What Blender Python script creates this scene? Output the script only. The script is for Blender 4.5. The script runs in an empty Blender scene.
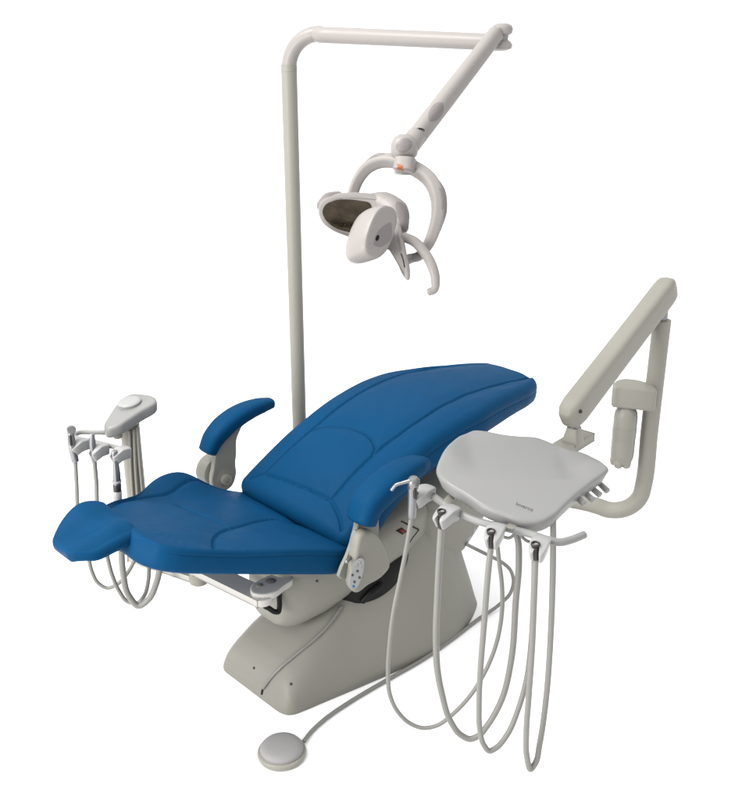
import bpy, bmesh, math, random
import numpy as np
from mathutils import Vector, Matrix
from mathutils.bvhtree import BVHTree
random.seed(4); np.random.seed(4)
SC = bpy.context.scene
COL = SC.collection
rad = math.radians

# ------------------------------------------------------------------ camera model (used to read real positions off measurements)
CAM_H, PITCH, FOC = 2.0, rad(22), 1000.0
CP, SP = math.cos(PITCH), math.sin(PITCH)
TH = rad(44)
O = Vector((-0.2043, 2.8043, 0))
AX = Vector((math.cos(TH), math.sin(TH), 0))       # along the chair, foot to head
SX = Vector((math.sin(TH), -math.cos(TH), 0))      # across the chair, towards the tray
UP = Vector((0, 0, 1))
EYE = Vector((0, 0, CAM_H))

def C(l, w, z): return O + AX*l + SX*w + UP*z
def ray(x, y):
    u, v = (x-371)/FOC, (y-400)/FOC
    return Vector((u, CP - v*SP, -(SP + v*CP)))
def at(x, y, d): return EYE + ray(x, y)*d
def atz(x, y, z):
    r = ray(x, y); return EYE + r*((z-CAM_H)/r.z)
def aty(x, y, Y):
    r = ray(x, y); return EYE + r*(Y/r.y)
def atw(x, y, w):
    r = ray(x, y); t = (w - (EYE-O).dot(SX))/r.dot(SX); return EYE + r*t

# ------------------------------------------------------------------ materials
KEY = .74      # the room is lit well past the white of the floor, washing out its shadows; object colours are darkened to offset it
def mat(name, col, rough=.45, spec=.3, metal=0., var=.06, bump=0., bscale=300., coat=0., vscale=6.):
    m = bpy.data.materials.new(name); m.use_nodes = True
    if name != 'white_studio_floor': col = [c*KEY for c in col]; spec *= KEY
    nt = m.node_tree; b = nt.nodes['Principled BSDF']
    tc = nt.nodes.new('ShaderNodeTexCoord')
    n = nt.nodes.new('ShaderNodeTexNoise'); n.inputs['Scale'].default_value = vscale; n.inputs['Detail'].default_value = 6
    nt.links.new(tc.outputs['Object'], n.inputs['Vector'])
    mix = nt.nodes.new('ShaderNodeMix'); mix.data_type = 'RGBA'
    lo = [max(0, c*(1-var)) for c in col]+[1]; hi = [min(1, c*(1+var)) for c in col]+[1]
    mix.inputs['A'].default_value = lo; mix.inputs['B'].default_value = hi
    nt.links.new(n.outputs['Fac'], mix.inputs['Factor'])
    nt.links.new(mix.outputs['Result'], b.inputs['Base Color'])
    mr = nt.nodes.new('ShaderNodeMapRange'); mr.inputs['To Min'].default_value = max(.02, rough-.06); mr.inputs['To Max'].default_value = min(1, rough+.08)
    nt.links.new(n.outputs['Fac'], mr.inputs['Value']); nt.links.new(mr.outputs['Result'], b.inputs['Roughness'])
    b.inputs['Specular IOR Level'].default_value = spec
    b.inputs['Metallic'].default_value = metal
    b.inputs['Coat Weight'].default_value = coat
    b.inputs['Coat Roughness'].default_value = .15
    if bump:
        n2 = nt.nodes.new('ShaderNodeTexNoise'); n2.inputs['Scale'].default_value = bscale; n2.inputs['Detail'].default_value = 3
        nt.links.new(tc.outputs['Object'], n2.inputs['Vector'])
        bp = nt.nodes.new('ShaderNodeBump'); bp.inputs['Strength'].default_value = bump; bp.inputs['Distance'].default_value = .002
        nt.links.new(n2.outputs['Fac'], bp.inputs['Height']); nt.links.new(bp.outputs['Normal'], b.inputs['Normal'])
    return m
def add_creases(m):
    nt = m.node_tree; b = nt.nodes['Principled BSDF']; tc = nt.nodes.new('ShaderNodeTexCoord')
    n = nt.nodes.new('ShaderNodeTexNoise'); n.inputs['Scale'].default_value = 17; n.inputs['Detail'].default_value = 5; n.inputs['Distortion'].default_value = 1.2
    nt.links.new(tc.outputs['Object'], n.inputs['Vector'])
    bp = nt.nodes.new('ShaderNodeBump'); bp.inputs['Strength'].default_value = .22; bp.inputs['Distance'].default_value = .006
    nt.links.new(n.outputs['Fac'], bp.inputs['Height'])
    old = b.inputs['Normal'].links[0].from_node; nt.links.new(bp.outputs['Normal'], old.inputs['Normal'])
M = dict(
    vinyl=mat('blue_vinyl', (.0030, .0455, .117), .48, .035, var=.07, bump=.10, bscale=260),
    cream=mat('cream_painted_metal', (.240, .234, .203), .42, .22, var=.03),
    shell=mat('warm_grey_moulded_plastic', (.226, .222, .194), .42, .2, var=.05, bump=.02, bscale=500),
    tray=mat('pale_grey_plastic', (.214, .214, .208), .33, .3, var=.02),
    white=mat('white_plastic', (.29, .29, .286), .3, .3, var=.02),
    plate=mat('plate_lightened_for_shade', (.42, .41, .385), .4, .3, var=.02),  # colour lightened to make up for the shade under the seat
    lamp=mat('lamp_white_plastic', (.262, .244, .232), .35, .25, var=.03),
    lampgrey=mat('lamp_grey_plastic', (.185, .169, .165), .4, .2, var=.03),
    hose=mat('grey_silicone_tube', (.200, .197, .182), .36, .35, var=.05),
    pedal=mat('grey_pedal_rubber', (.250, .245, .243), .5, .2, var=.03),
    metal=mat('brushed_steel', (.24, .24, .245), .35, .5, metal=.85, var=.05),
    darkmetal=mat('dark_connector', (.035, .03, .03), .3, .4, metal=.3),
    black=mat('black_plastic', (.004, .004, .0045), .45, .2),
    boot=mat('dark_rubber', (.012, .0115, .011), .6, .15),
    mirror=mat('reflector_painted_reflections', (.040, .032, .022), .06, .5, metal=.9, var=.95, vscale=30, bump=.9, bscale=120),  # dark brown mottling paints in reflections of a room that isn't built
    red=mat('red_rocker', (.16, .003, .008), .3, .3),
    bluebtn=mat('blue_button', (.01, .11, .24), .4, .3),
    panel=mat('membrane_grey', (.22, .222, .226), .45, .25),
    ink=mat('grey_print', (.055, .055, .055), .6, .1),
    orange=mat('orange_badge', (.32, .10, .03), .5, .2),
    bottle=mat('milky_bottle', (.24, .235, .205), .3, .3, var=.02),
    floor=mat('white_studio_floor', (.80, .80, .80), .9, .0, var=.0),
)
add_creases(M['vinyl'])

# ------------------------------------------------------------------ object plumbing
def thing(name, label, cat, loc=(0, 0, 0), group=None):
    o = bpy.data.objects.new(name, None); COL.objects.link(o); o.location = loc
    o.empty_display_size = .05
    o['label'] = label; o['category'] = cat
    if group: o['group'] = group
    return o
def wloc(o):
    v = Vector(o.location)
    while o.parent: o = o.parent; v += Vector(o.location)
    return v
class G:
    """plain vertex / face store in world coordinates"""
    def __init__(s): s.v = []; s.f = []
    def add(s, vs, fs):
        o = len(s.v); s.v += [Vector(p) for p in vs]; s.f += [tuple(i+o for i in f) for f in fs]; return s
    def bvh(s): return BVHTree.FromPolygons(s.v, s.f)
def obj(name, g, m, parent=None, sharp=40, label=None, sub=0, pivot=None):
    me = bpy.data.meshes.new(name)
    base = wloc(parent) if parent else Vector((0, 0, 0))
    piv = Vector(pivot) if pivot is not None else base
    me.from_pydata([p-piv for p in g.v], [], g.f)
    bm = bmesh.new(); bm.from_mesh(me)
    bmesh.ops.remove_doubles(bm, verts=bm.verts, dist=1e-6)
    bmesh.ops.recalc_face_normals(bm, faces=bm.faces)
    for f in bm.faces: f.smooth = True
    bm.to_mesh(me); bm.free()
    me.set_sharp_from_angle(angle=rad(sharp))
    o = bpy.data.objects.new(name, me); COL.objects.link(o)
    me.materials.append(M[m] if isinstance(m, str) else m)
    if parent: o.parent = parent; o.location = piv-base
    else: o.location = piv
    if label: o['label'] = label
    if sub:
        s = o.modifiers.new('sub', 'SUBSURF'); s.levels = sub; s.render_levels = sub
    return o

# ------------------------------------------------------------------ shape builders
def spline(pts, n=8, closed=False):
    P = [Vector(p) for p in pts]; out = []; k = len(P)
    rng = range(k) if closed else range(k-1)
    for i in rng:
        if closed: a, b, c, d = P[(i-1) % k], P[i], P[(i+1) % k], P[(i+2) % k]
        else:
            b, c = P[i], P[i+1]
            a = P[i-1] if i else b*2-c
            d = P[i+2] if i+2 < k else c*2-b
        h0, h1, h2 = max((b-a).length, 1e-6), max((c-b).length, 1e-6), max((d-c).length, 1e-6)
        m0 = ((b-a)/h0*h1 + (c-b)/h1*h0)*(h1/(h0+h1)); m1 = ((c-b)/h1*h2 + (d-c)/h2*h1)*(h1/(h1+h2))
        for j in range(n):
            t = j/n; t2, t3 = t*t, t*t*t
            out.append((2*t3-3*t2+1)*b + (t3-2*t2+t)*m0 + (3*t2-2*t3)*c + (t3-t2)*m1)
    if not closed: out.append(P[-1])
    return out
def loft(rings, closed_ends=True):
    g = G(); n = len(rings[0]); vs = [p for r in rings for p in r]; fs = []
    for i in range(len(rings)-1):
        for j in range(n):
            k = (j+1) % n
            fs.append((i*n+j, i*n+k, (i+1)*n+k, (i+1)*n+j))
    if closed_ends:
        for i0 in (0, (len(rings)-1)*n):
            c = sum((vs[i0+j] for j in range(n)), Vector())/n
            vs.append(c); ci = len(vs)-1
            for j in range(n): fs.append((i0+j, i0+(j+1) % n, ci))
    return g.add(vs, fs)
def tube(pts, r, n=16, smooth=8, flat=1.0, ref=UP, capr=.6, power=2.0):
    """swept tube; r number or list per control point; flat = width/height ratio of the section; round caps"""
    K = len(pts); R = r if isinstance(r, (list, tuple)) else [r]*K
    aug = [Vector((*p, 0)) for p in pts]
    if smooth > 1 and K > 2:
        P = spline(pts, smooth); RR = []
        for i in range(K-1):
            for j in range(smooth): RR.append(R[i]+(R[i+1]-R[i])*j/smooth)
        RR.append(R[-1])
    else: P = [Vector(p) for p in pts]; RR = list(R)
    T = []
    for i in range(len(P)):
        a = P[max(0, i-1)]; b = P[min(len(P)-1, i+1)]; T.append((b-a).normalized())
    nrm = (ref - T[0]*ref.dot(T[0]))
    if nrm.length < 1e-3: nrm = Vector((1, 0, 0)) - T[0]*T[0].x
    nrm.normalize(); rings = []
    def ring(p, t, nn, rr):
        bb = t.cross(nn); o = []
        for k in range(n):
            a = 2*math.pi*k/n; c, s = math.cos(a), math.sin(a)
            if power != 2.0:
                q = (abs(c)**power+abs(s)**power)**(-1/power); c *= q; s *= q
            o.append(p + bb*(c*rr*flat) + nn*(s*rr))
        return o
    N = []
    for i in range(len(P)):
        nrm = nrm - T[i]*nrm.dot(T[i]); nrm.normalize(); N.append(nrm.copy())
    cr = RR[0]*capr
    for a in (0.02, .25, .5, .8): rings.append(ring(P[0]-T[0]*cr*math.cos(a*math.pi/2), T[0], N[0], max(RR[0]*math.sin(a*math.pi/2), 1e-5)))
    for i in range(len(P)): rings.append(ring(P[i], T[i], N[i], RR[i]))
    cr = RR[-1]*capr
    for a in (.8, .5, .25, .02): rings.append(ring(P[-1]+T[-1]*cr*math.cos(a*math.pi/2), T[-1], N[-1], max(RR[-1]*math.sin(a*math.pi/2), 1e-5)))
    return loft(rings)
def lathe(prof, base, axis=UP, n=40):
    """prof = [(radius, height)...] along axis"""
    axis = axis.normalized(); a = axis.orthogonal().normalized(); b = axis.cross(a)
    rings = [[base + axis*h + (a*math.cos(2*math.pi*k/n)+b*math.sin(2*math.pi*k/n))*max(r, 1e-5) for k in range(n)] for r, h in prof]
    return loft(rings)
def slab(outline, ext, re=.006, zf=None, n=6, cen=None, bottom_scale=1., rings=10, smooth=True):
    """rounded slab: closed outline (top rim), extruded by vector ext, edges rounded by re; zf(p,s) moves top points"""
    P = spline(outline, n, True) if smooth else [Vector(p) for p in outline]
    c = Vector(cen) if cen is not None else sum(P, Vector())/len(P)
    e = ext.normalized(); L = ext.length
    size = sum((p-c).length for p in P)/len(P); k = re/size
    R = []
    for i in range(rings+1):
        s = (1-k)*i/rings; s = max(s, .001)
        R.append([(c+(p-c)*s) + (zf(c+(p-c)*s, s) if zf else Vector()) for p in P])
    for a in (30, 60, 90):
        s = 1-k+k*math.sin(rad(a)); d = re*(1-math.cos(rad(a)))
        R.append([(c+(p-c)*s)+e*d + (zf(c+(p-c)*s, 1) if zf else Vector()) for p in P])
    bs = bottom_scale
    for a in (90, 60, 30, 0):
        s = (1-k+k*math.sin(rad(a)))*bs; d = L-re*(1-math.cos(rad(a)))
        R.append([(c+(p-c)*s)+e*d + (zf(c+(p-c)*s, 1) if zf else Vector()) for p in P])
    R.append([c+(p-c)*(.5*bs)+e*L for p in P])
    return loft(R)
def box(o, ax, ay, az, re=.004):
    """bevelled box: corner-centre o, half extents as vectors"""
    bm = bmesh.new(); bmesh.ops.create_cube(bm, size=2)
    mtx = Matrix((ax, ay, az)).transposed()
    for v in bm.verts: v.co = o + mtx @ v.co
    if re: bmesh.ops.bevel(bm, geom=list(bm.edges), offset=re, segments=3, affect='EDGES', profile=.6)
    g = G(); bm.verts.index_update()
    g.add([v.co.copy() for v in bm.verts], [tuple(v.index for v in f.verts) for f in bm.faces]); bm.free(); return g
def hit(bvh, x, y):
    r = ray(x, y).normalized()
    p, nn, i, d = bvh.ray_cast(EYE, r)
    if p is None:
        p, nn, i, d = bvh.find_nearest(EYE + r*2.8)
    return p, (nn if nn.dot(r) < 0 else -nn)
def patch(px, bvh, off=.0015, rings=4, n=5, smooth=True, depth=.004):
    """a thin piece seated on a surface, following it"""
    P = [Vector((x, y, 0)) for x, y in px]
    P = spline(P, n, True) if smooth else [P[i]+(P[(i+1) % len(P)]-P[i])*(j/n) for i in range(len(P)) for j in range(n)]
    c = sum(P, Vector())/len(P); R = []
    for i in range(rings+1):
        s = max(.002, i/rings); row = []
        for p in P:
            q = c+(p-c)*s; h, nn = hit(bvh, q.x, q.y); row.append(h+nn*off*(1 if i < rings else .5))
        R.append(row)
    R.append([(lambda h: h[0]-h[1]*depth)(hit(bvh, p.x, p.y)) for p in P])
    return loft(R)
def ell(cx, cy, a, b, rot=0, n=12):
    r = rad(rot); return [(cx+a*math.cos(t)*math.cos(r)-b*math.sin(t)*math.sin(r), cy+a*math.cos(t)*math.sin(r)+b*math.sin(t)*math.cos(r)) for t in [2*math.pi*i/n for i in range(n)]]

def interp(tab, x):
    xs = [t[0] for t in tab]; return float(np.interp(x, xs, [t[1] for t in tab]))
def sm(tab, x, h=.02): return sum(interp(tab, x+k*h/2) for k in (-2, -1, 0, 1, 2))/5

def cushion(prof, wl, wr, thick, grooves, topf, l0, l1, step=.0024, re=.03, rend=.03, nt=150, sg=.0042, gd=.0072, puff=.006, extra=lambda q: 0.):
    """padded cushion. prof: (l, z) of the upper face; wl / wr: half widths to either side; grooves: stitched seams as (l, w) lines"""
    ns = int((l1-l0)/step); ls = np.linspace(l0, l1, ns+1)
    # denser rounding at the ends
    x = np.array([0, .02, .08, .17, .3, .45, .65, .85])*rend
    ls = np.unique(np.concatenate([l0+x, ls[(ls > l0+rend) & (ls < l1-rend)], l1-x]))
    rings = []; tops = []
    vv = np.sin(np.linspace(-1, 1, nt)*math.pi/2*.92)/math.sin(math.pi/2*.92)
    for l in ls:
        e = min(l-l0, l1-l); ins = 0
        if e < rend: ins = rend - math.sqrt(max(0, rend*rend-(rend-e)**2))
        z = sm(prof, l); dz = (sm(prof, l+.01)-sm(prof, l-.01))/.02
        nl, nz = -dz/math.hypot(1, dz), 1/math.hypot(1, dz)
        L, R_, t = sm(wl, l)-ins, sm(wr, l)-ins, sm(thick, l)
        ring = []; r = min(re, t*.45)*(1-.93*(ins/rend)**2)
        def put(w, nn): ring.append((l+nl*nn, w, z+nz*nn))
        # top
        for v in vv:
            w = v*(R_-r) if v > 0 else v*(L-r)
            put(w, topf(l, w, L, R_) - ins)
        etopR, etopL = topf(l, R_-r, L, R_)-ins, topf(l, -(L-r), L, R_)-ins
        for a in (15, 30, 45, 60, 75, 90): put(R_-r+r*math.sin(rad(a)), etopR-r+r*math.cos(rad(a)))
        tb = min(-t+ins, min(etopR, etopL)-2*r-.002)
        side = etopR-r
        kk = 1-ins/rend; put(R_-.0022*kk, side-.004*kk); put(R_+.0005*kk, min(side-.008*kk, side))
        rb = min(.02, t*.25)*(1-.93*(ins/rend)**2)
        put(R_, tb+rb)
        for a in (30, 60, 90): put(R_-rb+rb*math.cos(rad(a)), tb+rb-rb*math.sin(rad(a)))
        for k in range(1, 6): put((R_-rb)+(-(L-rb)-(R_-rb))*k/6, tb)
        for a in (90, 60, 30, 0): put(-(L-rb+rb*math.cos(rad(a))), tb+rb-rb*math.sin(rad(a)))
        side = etopL-r
        put(-L-.0005*kk, side-.008*kk); put(-L+.0022*kk, side-.004*kk)
        for a in (90, 75, 60, 45, 30, 15): put(-(L-r+r*math.sin(rad(a))), etopL-r+r*math.cos(rad(a)))
        rings.append(ring)
    A = np.array(rings)                     # ns, ring, 3
    T = A[:, :nt].reshape(-1, 3)
    d = np.full(len(T), 9.); q = T[:, :2]
    for pl, amp in grooves:
        P = [Vector((a, b, 0)) for a, b in pl]
        P = np.array([(p.x, p.y) for p in (spline(P, 6) if len(P) > 2 else P)])
        for a, b in zip(P[:-1], P[1:]):
            ab = b-a; tt = np.clip(((q-a)@ab)/max(1e-9, ab@ab), 0, 1)
            dd = np.linalg.norm(q-(a+tt[:, None]*ab), axis=1)
            d = np.minimum(d, dd/amp)
    off = -gd*np.exp(-(d/sg)**2) + puff*(1-np.exp(-(d/.028)**2)) - puff
    # faint slack in the cover
    wr_ = .0009*np.sin(q[:, 0]*37+np.sin(q[:, 1]*23)*2)*np.cos(q[:, 1]*29+q[:, 0]*11)
    pk = .0004*np.sin(q[:, 0]*260+q[:, 1]*235+2*np.sin(q[:, 0]*40))*np.exp(-(d/.016)**2)*(.4+.6*np.sin(q[:, 0]*13+q[:, 1]*19)**2)
    T[:, 2] += off+wr_+pk+extra(q)
    A[:, :nt] = T.reshape(A.shape[0], nt, 3)
    return loft([[C(*p) for p in r] for r in A])

# ================================================================== THE SETTING
g = G(); s = 2000
g.add([(-s, -s, 0), (s, -s, 0), (s, s, 0), (-s, s, 0)], [(0, 1, 2, 3)])
fl = obj('floor', g, 'floor'); fl['kind'] = 'structure'; fl['label'] = 'plain bright white studio floor'

# ================================================================== DENTAL CHAIR
chair = thing('dental_chair', 'reclined blue vinyl dental chair with two armrests on a warm grey pedestal', 'dental chair', C(.1, .08, 0))

# --- cushions
LEG = [(-1, .845), (-.09, .50), (.1, .43)]
def leg_top(l, w, L, R):
    o = 0
    if w < 0:          # raised far wing beside the thigh
        a = min(1, max(0, (-w-.15)/(L-.15+1e-6))); k = math.exp(-((l+.30)/.115)**2); o += .055*k*a*a*(3-2*a)
    e = min(1, abs(w)/(R if w > 0 else L)); o += -.006*e**3
    if w > .1 and l > -.42: o += .010*min(1, (w-.1)/.12)*math.exp(-((l+.2)/.16)**2)
    return o
wl = [(-.67, .06), (-.655, .085), (-.63, .115), (-.60, .142), (-.56, .166), (-.52, .185), (-.475, .205), (-.44, .232), (-.41, .258), (-.37, .28), (-.3, .288), (-.2, .284), (-.1, .268), (0, .25)]
wr = [(-.67, .10), (-.66, .15), (-.645, .182), (-.62, .208), (-.58, .224), (-.5, .238), (-.32, .262), (-.12, .286), (-.09, .285), (-.06, .262), (0, .24)]
grv = [([(-.62, -.10), (-.56, -.15), (-.50, -.176), (-.44, -.186), (-.38, -.196), (-.31, -.225), (-.22, -.262), (-.15, -.285)], 1.2),
       ([(-.512, .262), (-.497, .215), (-.462, .16), (-.40, .104), (-.30, .06), (-.18, .012), (-.12, .004), (-.085, .03), (-.02, .10)], 1.1),
       ([(-.40, -.10), (-.345, .09)], .5)]
obj('leg_cushion', cushion(LEG, wl, wr, [(-1, .078), (1, .075)], grv, leg_top, -.668, -.005, re=.014, rend=.02, nt=210,
    extra=lambda q: .0005*np.sin(np.arctan2(q[:, 1]-.10, q[:, 0]+.52)*19+2.2*np.sin(q[:, 0]*43+q[:, 1]*21))*(.4+.6*np.sin(q[:, 0]*21+1)**2)*np.exp(-((np.hypot(q[:, 1]-.10, q[:, 0]+.52)-.105)/.035)**2)*(q[:, 1] > .05)*np.clip((q[:, 1]-.05)/.06, 0, 1)), 'vinyl', chair, sharp=60)

BK = [(-.2, .43), (-.13, .495), (-.08, .535), (-.04, .561), (0, .587), (.05, .62), (.1, .65), (.15, .674), (.2, .695), (.25, .713), (.3, .728), (.35, .739), (.4, .748), (.45, .754), (.5, .757), (.6, .757), (.75, .743), (.9, .723), (1.0, .708), (1.2, .68)]
def back_top(l, w, L, R):
    H = R if w > 0 else L; u = min(1, max(0, (l-.35)/.5)); u = u*u*(3-2*u); s = (1-u)*.135 + u*.80*H
    a = max(0, (abs(w)-s)/max(.02, H-s)); a = min(a, 1)
    return -.022*a*a + .006*(1-min(1, (w/.14)**2)) 
bwl = [(-.2, .262), (-.09, .272), (-.02, .268), (.08, .255), (.2, .247), (.47, .25), (.56, .246), (.64, .222), (.77, .193), (.9, .165), (.97, .14), (1.0, .12), (1.05, .10)]
bwr = [(-.2, .262), (-.09, .272), (-.02, .268), (.08, .255), (.2, .247), (.47, .25), (.56, .248), (.64, .234), (.77, .208), (.9, .180), (.97, .155), (1.0, .138), (1.05, .115)]
bth = [(-.2, .10), (0, .12), (.3, .125), (.5, .118), (.7, .102), (.85, .090), (1.1, .082)]
bgr = [([(-.10, -.285), (-.06, -.245), (-.023, -.181)], 1), ([(-.023, -.181), (-.015, -.03), (-.007, .126)], 1), ([(-.007, .126), (-.03, .185), (-.075, .262)], 1),
       ([(-.023, -.181), (.153, -.154), (.292, -.157), (.44, -.163), (.645, -.165), (.8, -.150), (.98, -.118)], 1.15),
       ([(-.007, .126), (.16, .133), (.274, .140), (.391, .140), (.526, .130), (.701, .115), (.85, .106), (1.0, .10)], 1.15),
       ([(.153, -.154), (.18, -.130), (.204, -.077), (.216, -.02), (.218, .03), (.209, .08), (.186, .119), (.156, .135)], 1)]
obj('back_cushion', cushion(BK, bwl, bwr, bth, bgr, back_top, -.10, 1.025, re=.042, rend=.04, nt=210), 'vinyl', chair, sharp=60)

# foot pad: saddle-shaped toe rest past the leg cushion
FP = [(-.90, .684), (-.83, .697), (-.77, .712), (-.71, .722), (-.65, .718), (-.60, .695)]
def foot_top(l, w, L, R):
    k = math.exp(-((l+.705)/.075)**2)
    u = min(1, max(0, (-w+.005)/.11)); o = .021*k*u*u*(3-2*u)               # raised far wing
    o += -.010*math.exp(-((w+.005)/.04)**2)*math.exp(-((l+.75)/.06)**2)     # hollow for the heel
    o += .005*math.exp(-((w-.048)/.03)**2)                                   # soft near ridge
    o += -.018*max(0, (w-.04)/.06)**2
    return o
fwl = [(-.88, .024), (-.836, .032), (-.825, .046), (-.81, .062), (-.79, .080), (-.75, .100), (-.70, .110), (-.66, .104), (-.63, .085), (-.60, .07)]
fwr = [(-.88, .030), (-.836, .042), (-.822, .062), (-.804, .088), (-.79, .098), (-.77, .101), (-.70, .102), (-.66, .098), (-.63, .09), (-.60, .08)]
obj('foot_cushion', cushion(FP, fwl, fwr, [(-.9, .027), (-.83, .029), (-.75, .036), (-.66, .042), (-.6, .042)], [], foot_top, -.830, -.640, step=.003, re=.017, rend=.013, nt=110), 'vinyl', chair, sharp=60)
# steel tongue the toe rest slides on
obj('foot_slide', box((C(-.60, .03, .625)), AX*.09-UP*.034, SX*.035, UP*.006, .002), 'metal', chair)

# --- armrests (built once, copied to the far side)
def make_armrest(w0, sgn, dl, dz, px, rr):
    br = [(dl-.096, .590), (dl-.082, .640), (dl-.045, .680), (dl+.0, .695), (dl+.034, .700), (dl+.014, .672), (dl-.006, .632), (dl-.010, .585), (dl-.016, .545), (dl-.016, .505), (dl-.036, .468), (dl-.076, .462), (dl-.108, .485), (dl-.114, .520), (dl-.104, .555)]
    wi = w0-sgn*(.010 if sgn < 0 else .030)
    a = obj('armrest', slab([C(l, wi+.010, z+dz) for l, z in br], SX*-.020, re=.005, n=5), 'shell', chair, sharp=60)
    obj('armrest_pad', tube([atw(x, y, w0) for x, y in px], rr, n=30, smooth=10, flat=1.35, ref=(AX*-1), capr=.40, power=2.9), 'vinyl', a)
    obj('pivot_cap', lathe([(0, .017), (.012, .016), (.018, .012), (.0185, .0), (.034, -.002), (.037, -.008), (.037, -.02)], C(dl-.064, wi+.012, .508+dz), SX), 'shell', a)
    return a
make_armrest(-.340, -1, -.018, .008, [(207.5, 451), (213, 439), (222, 428), (234, 418), (247, 410.5), (260, 405.5), (270.5, 402.8)], [.024, .028, .0305, .030, .0275, .0235, .017])
make_armrest(.318, 1, .045, .012, [(361.5, 520), (366.5, 505.5), (377, 492.5), (391, 480.5), (405, 471), (417, 465), (424.5, 462.5)], [.034, .037, .039, .039, .0345, .0275, .018])
# shoulder behind the far pivot
obj('armrest_mount', lathe([(0, .0), (.04, .0), (.05, -.006), (.054, -.02), (.054, -.05), (0, -.05)], C(-.085, -.352, .528), SX), 'shell', chair)

# --- pedestal: a wide low toe that sweeps up to a tower behind
PB = [  # l, w_left, w_right (ground), top z, half-width factor at the top
    (-.306, -.055, .200, .018, .98), (-.303, -.072, .225, .030, .97), (-.294, -.083, .244, .055, .955), (-.28, -.089, .254, .090, .94), (-.25, -.094, .262, .130, .90), (-.19, -.102, .273, .178, .84), (-.10, -.108, .290, .228, .76),
    (0, -.115, .308, .278, .70), (.1, -.12, .325, .335, .68), (.2, -.125, .337, .395, .68), (.3, -.125, .340, .430, .68), (.38, -.12, .332, .430, .68),
    (.45, -.11, .312, .38, .70), (.50, -.095, .29, .30, .74), (.54, -.078, .268, .17, .82), (.562, -.06, .254, .06, .90)]
def ped_ring(l, a, b, zt, k):
    c, h = (a+b)/2, (b-a)/2; half = []
    for i in range(20):
        t = math.pi/2*i/19.5; p = 3.4
        x, y = math.cos(t), math.sin(t); q = (x**p+y**p)**(-1/p); x *= q; y *= q
        z = .006+(zt-.006)*y; fl = k+(1-k)*(1-y)**1.6
        half.append((h*x*fl, z))
    half = [(h*.985, 0)]+half
    return [C(l, c+w, z) for w, z in half] + [C(l, c-w, z) for w, z in reversed(half)]
def dense(tab, n):
    xs = np.linspace(0, len(tab)-1, n); cols = list(zip(*tab)); P = [Vector((t[0], t[1], t[2])) for t in tab]; Q = [Vector((t[3], t[4], 0)) for t in tab]
    a = spline(P, 5); b = spline(Q, 5); return [(p.x, p.y, p.z, q.x, q.y) for p, q in zip(a, b)]
ped_g = loft([ped_ring(*t) for t in dense(PB, 5)])
ped = obj('pedestal', ped_g, 'shell', chair, sharp=50)
pb = ped_g.bvh()
for x, y in ((254, 668), (291, 684)):
    p, nn = hit(pb, x, y)
    obj('screw', lathe([(0, .0022), (.0035, .002), (.0045, .0), (.0045, -.003)], p, nn, 14), 'darkmetal', ped)
cordpx = [(341, 607), (331, 622), (316, 638), (297, 654), (281, 668), (269, 681), (264, 688)]
obj('tube', tube([hit(pb, x, y)[0]+hit(pb, x, y)[1]*.004 for x, y in cordpx], .0052, n=10, smooth=5), 'hose', ped)
obj('cable_slot', tube([hit(pb, x, y)[0]+hit(pb, x, y)[1]*.001 for x, y in ((267, 682), (263, 689), (262, 694))], .0035, n=8), 'boot', ped)

# --- lift housing under the seat, running back to the tower
HB = [(-.25, .02, .135, .27, .40), (-.235, .0, .165, .235, .43), (-.19, -.02, .19, .215, .44), (-.10, -.045, .21, .222, .455), (0, -.06, .222, .248, .47), (.12, -.06, .236, .262, .475), (.25, -.05, .236, .305, .48), (.36, -.02, .215, .35, .475), (.46, .01, .18, .41, .46)]
def hring(l, a, b, z0, z1, p=4.5, n=36):
    c, h, cz, hz = (a+b)/2, (b-a)/2, (z0+z1)/2, (z1-z0)/2; o = []
    for k in range(n):
        t = 2*math.pi*k/n; x, y = math.cos(t), math.sin(t); q = (abs(x)**p+abs(y)**p)**(-1/p)
        yy = y*q; ww = x*q*h*(1-.16*max(0, -yy)**2)
        o.append(C(l, c+ww, cz+hz*yy))
    return o
def dense5(tab, k=5):
    P = spline([Vector(t[:3]) for t in tab], k); Q = spline([Vector((t[3], t[4], 0)) for t in tab], k)
    return [(p.x, p.y, p.z, q.x, q.y) for p, q in zip(P, Q)]
hous_g = loft([hring(*t) for t in dense5(HB)])
hous = obj('lift_housing', hous_g, 'shell', chair, sharp=50)
hb = hous_g.bvh()
p, nn = hit(hb, 317, 581)
obj('screw', lathe([(0, .0022), (.0035, .002), (.0045, .0), (.0045, -.003)], p, nn, 14), 'darkmetal', hous)
# dark rubber boot closing the gap between housing and pedestal
BB = [(-.03, .06, .17, .225, .30), (.02, .03, .225, .205, .32), (.08, .01, .246, .196, .34), (.15, .0, .254, .215, .36), (.20, .0, .246, .25, .37), (.245, .02, .225, .29, .37), (.275, .05, .19, .32, .37)]
boot_g = loft([hring(*t, p=3) for t in dense5(BB)])
boot = obj('rubber_boot', boot_g, 'boot', chair)
bbv = boot_g.bvh()
obj('release_lever', tube([hit(bbv, x, y)[0]+hit(bbv, x, y)[1]*.006 for x, y in ((362, 600), (370, 592), (380, 584))], [.010, .0125, .012], n=14), 'black', boot)

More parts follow.
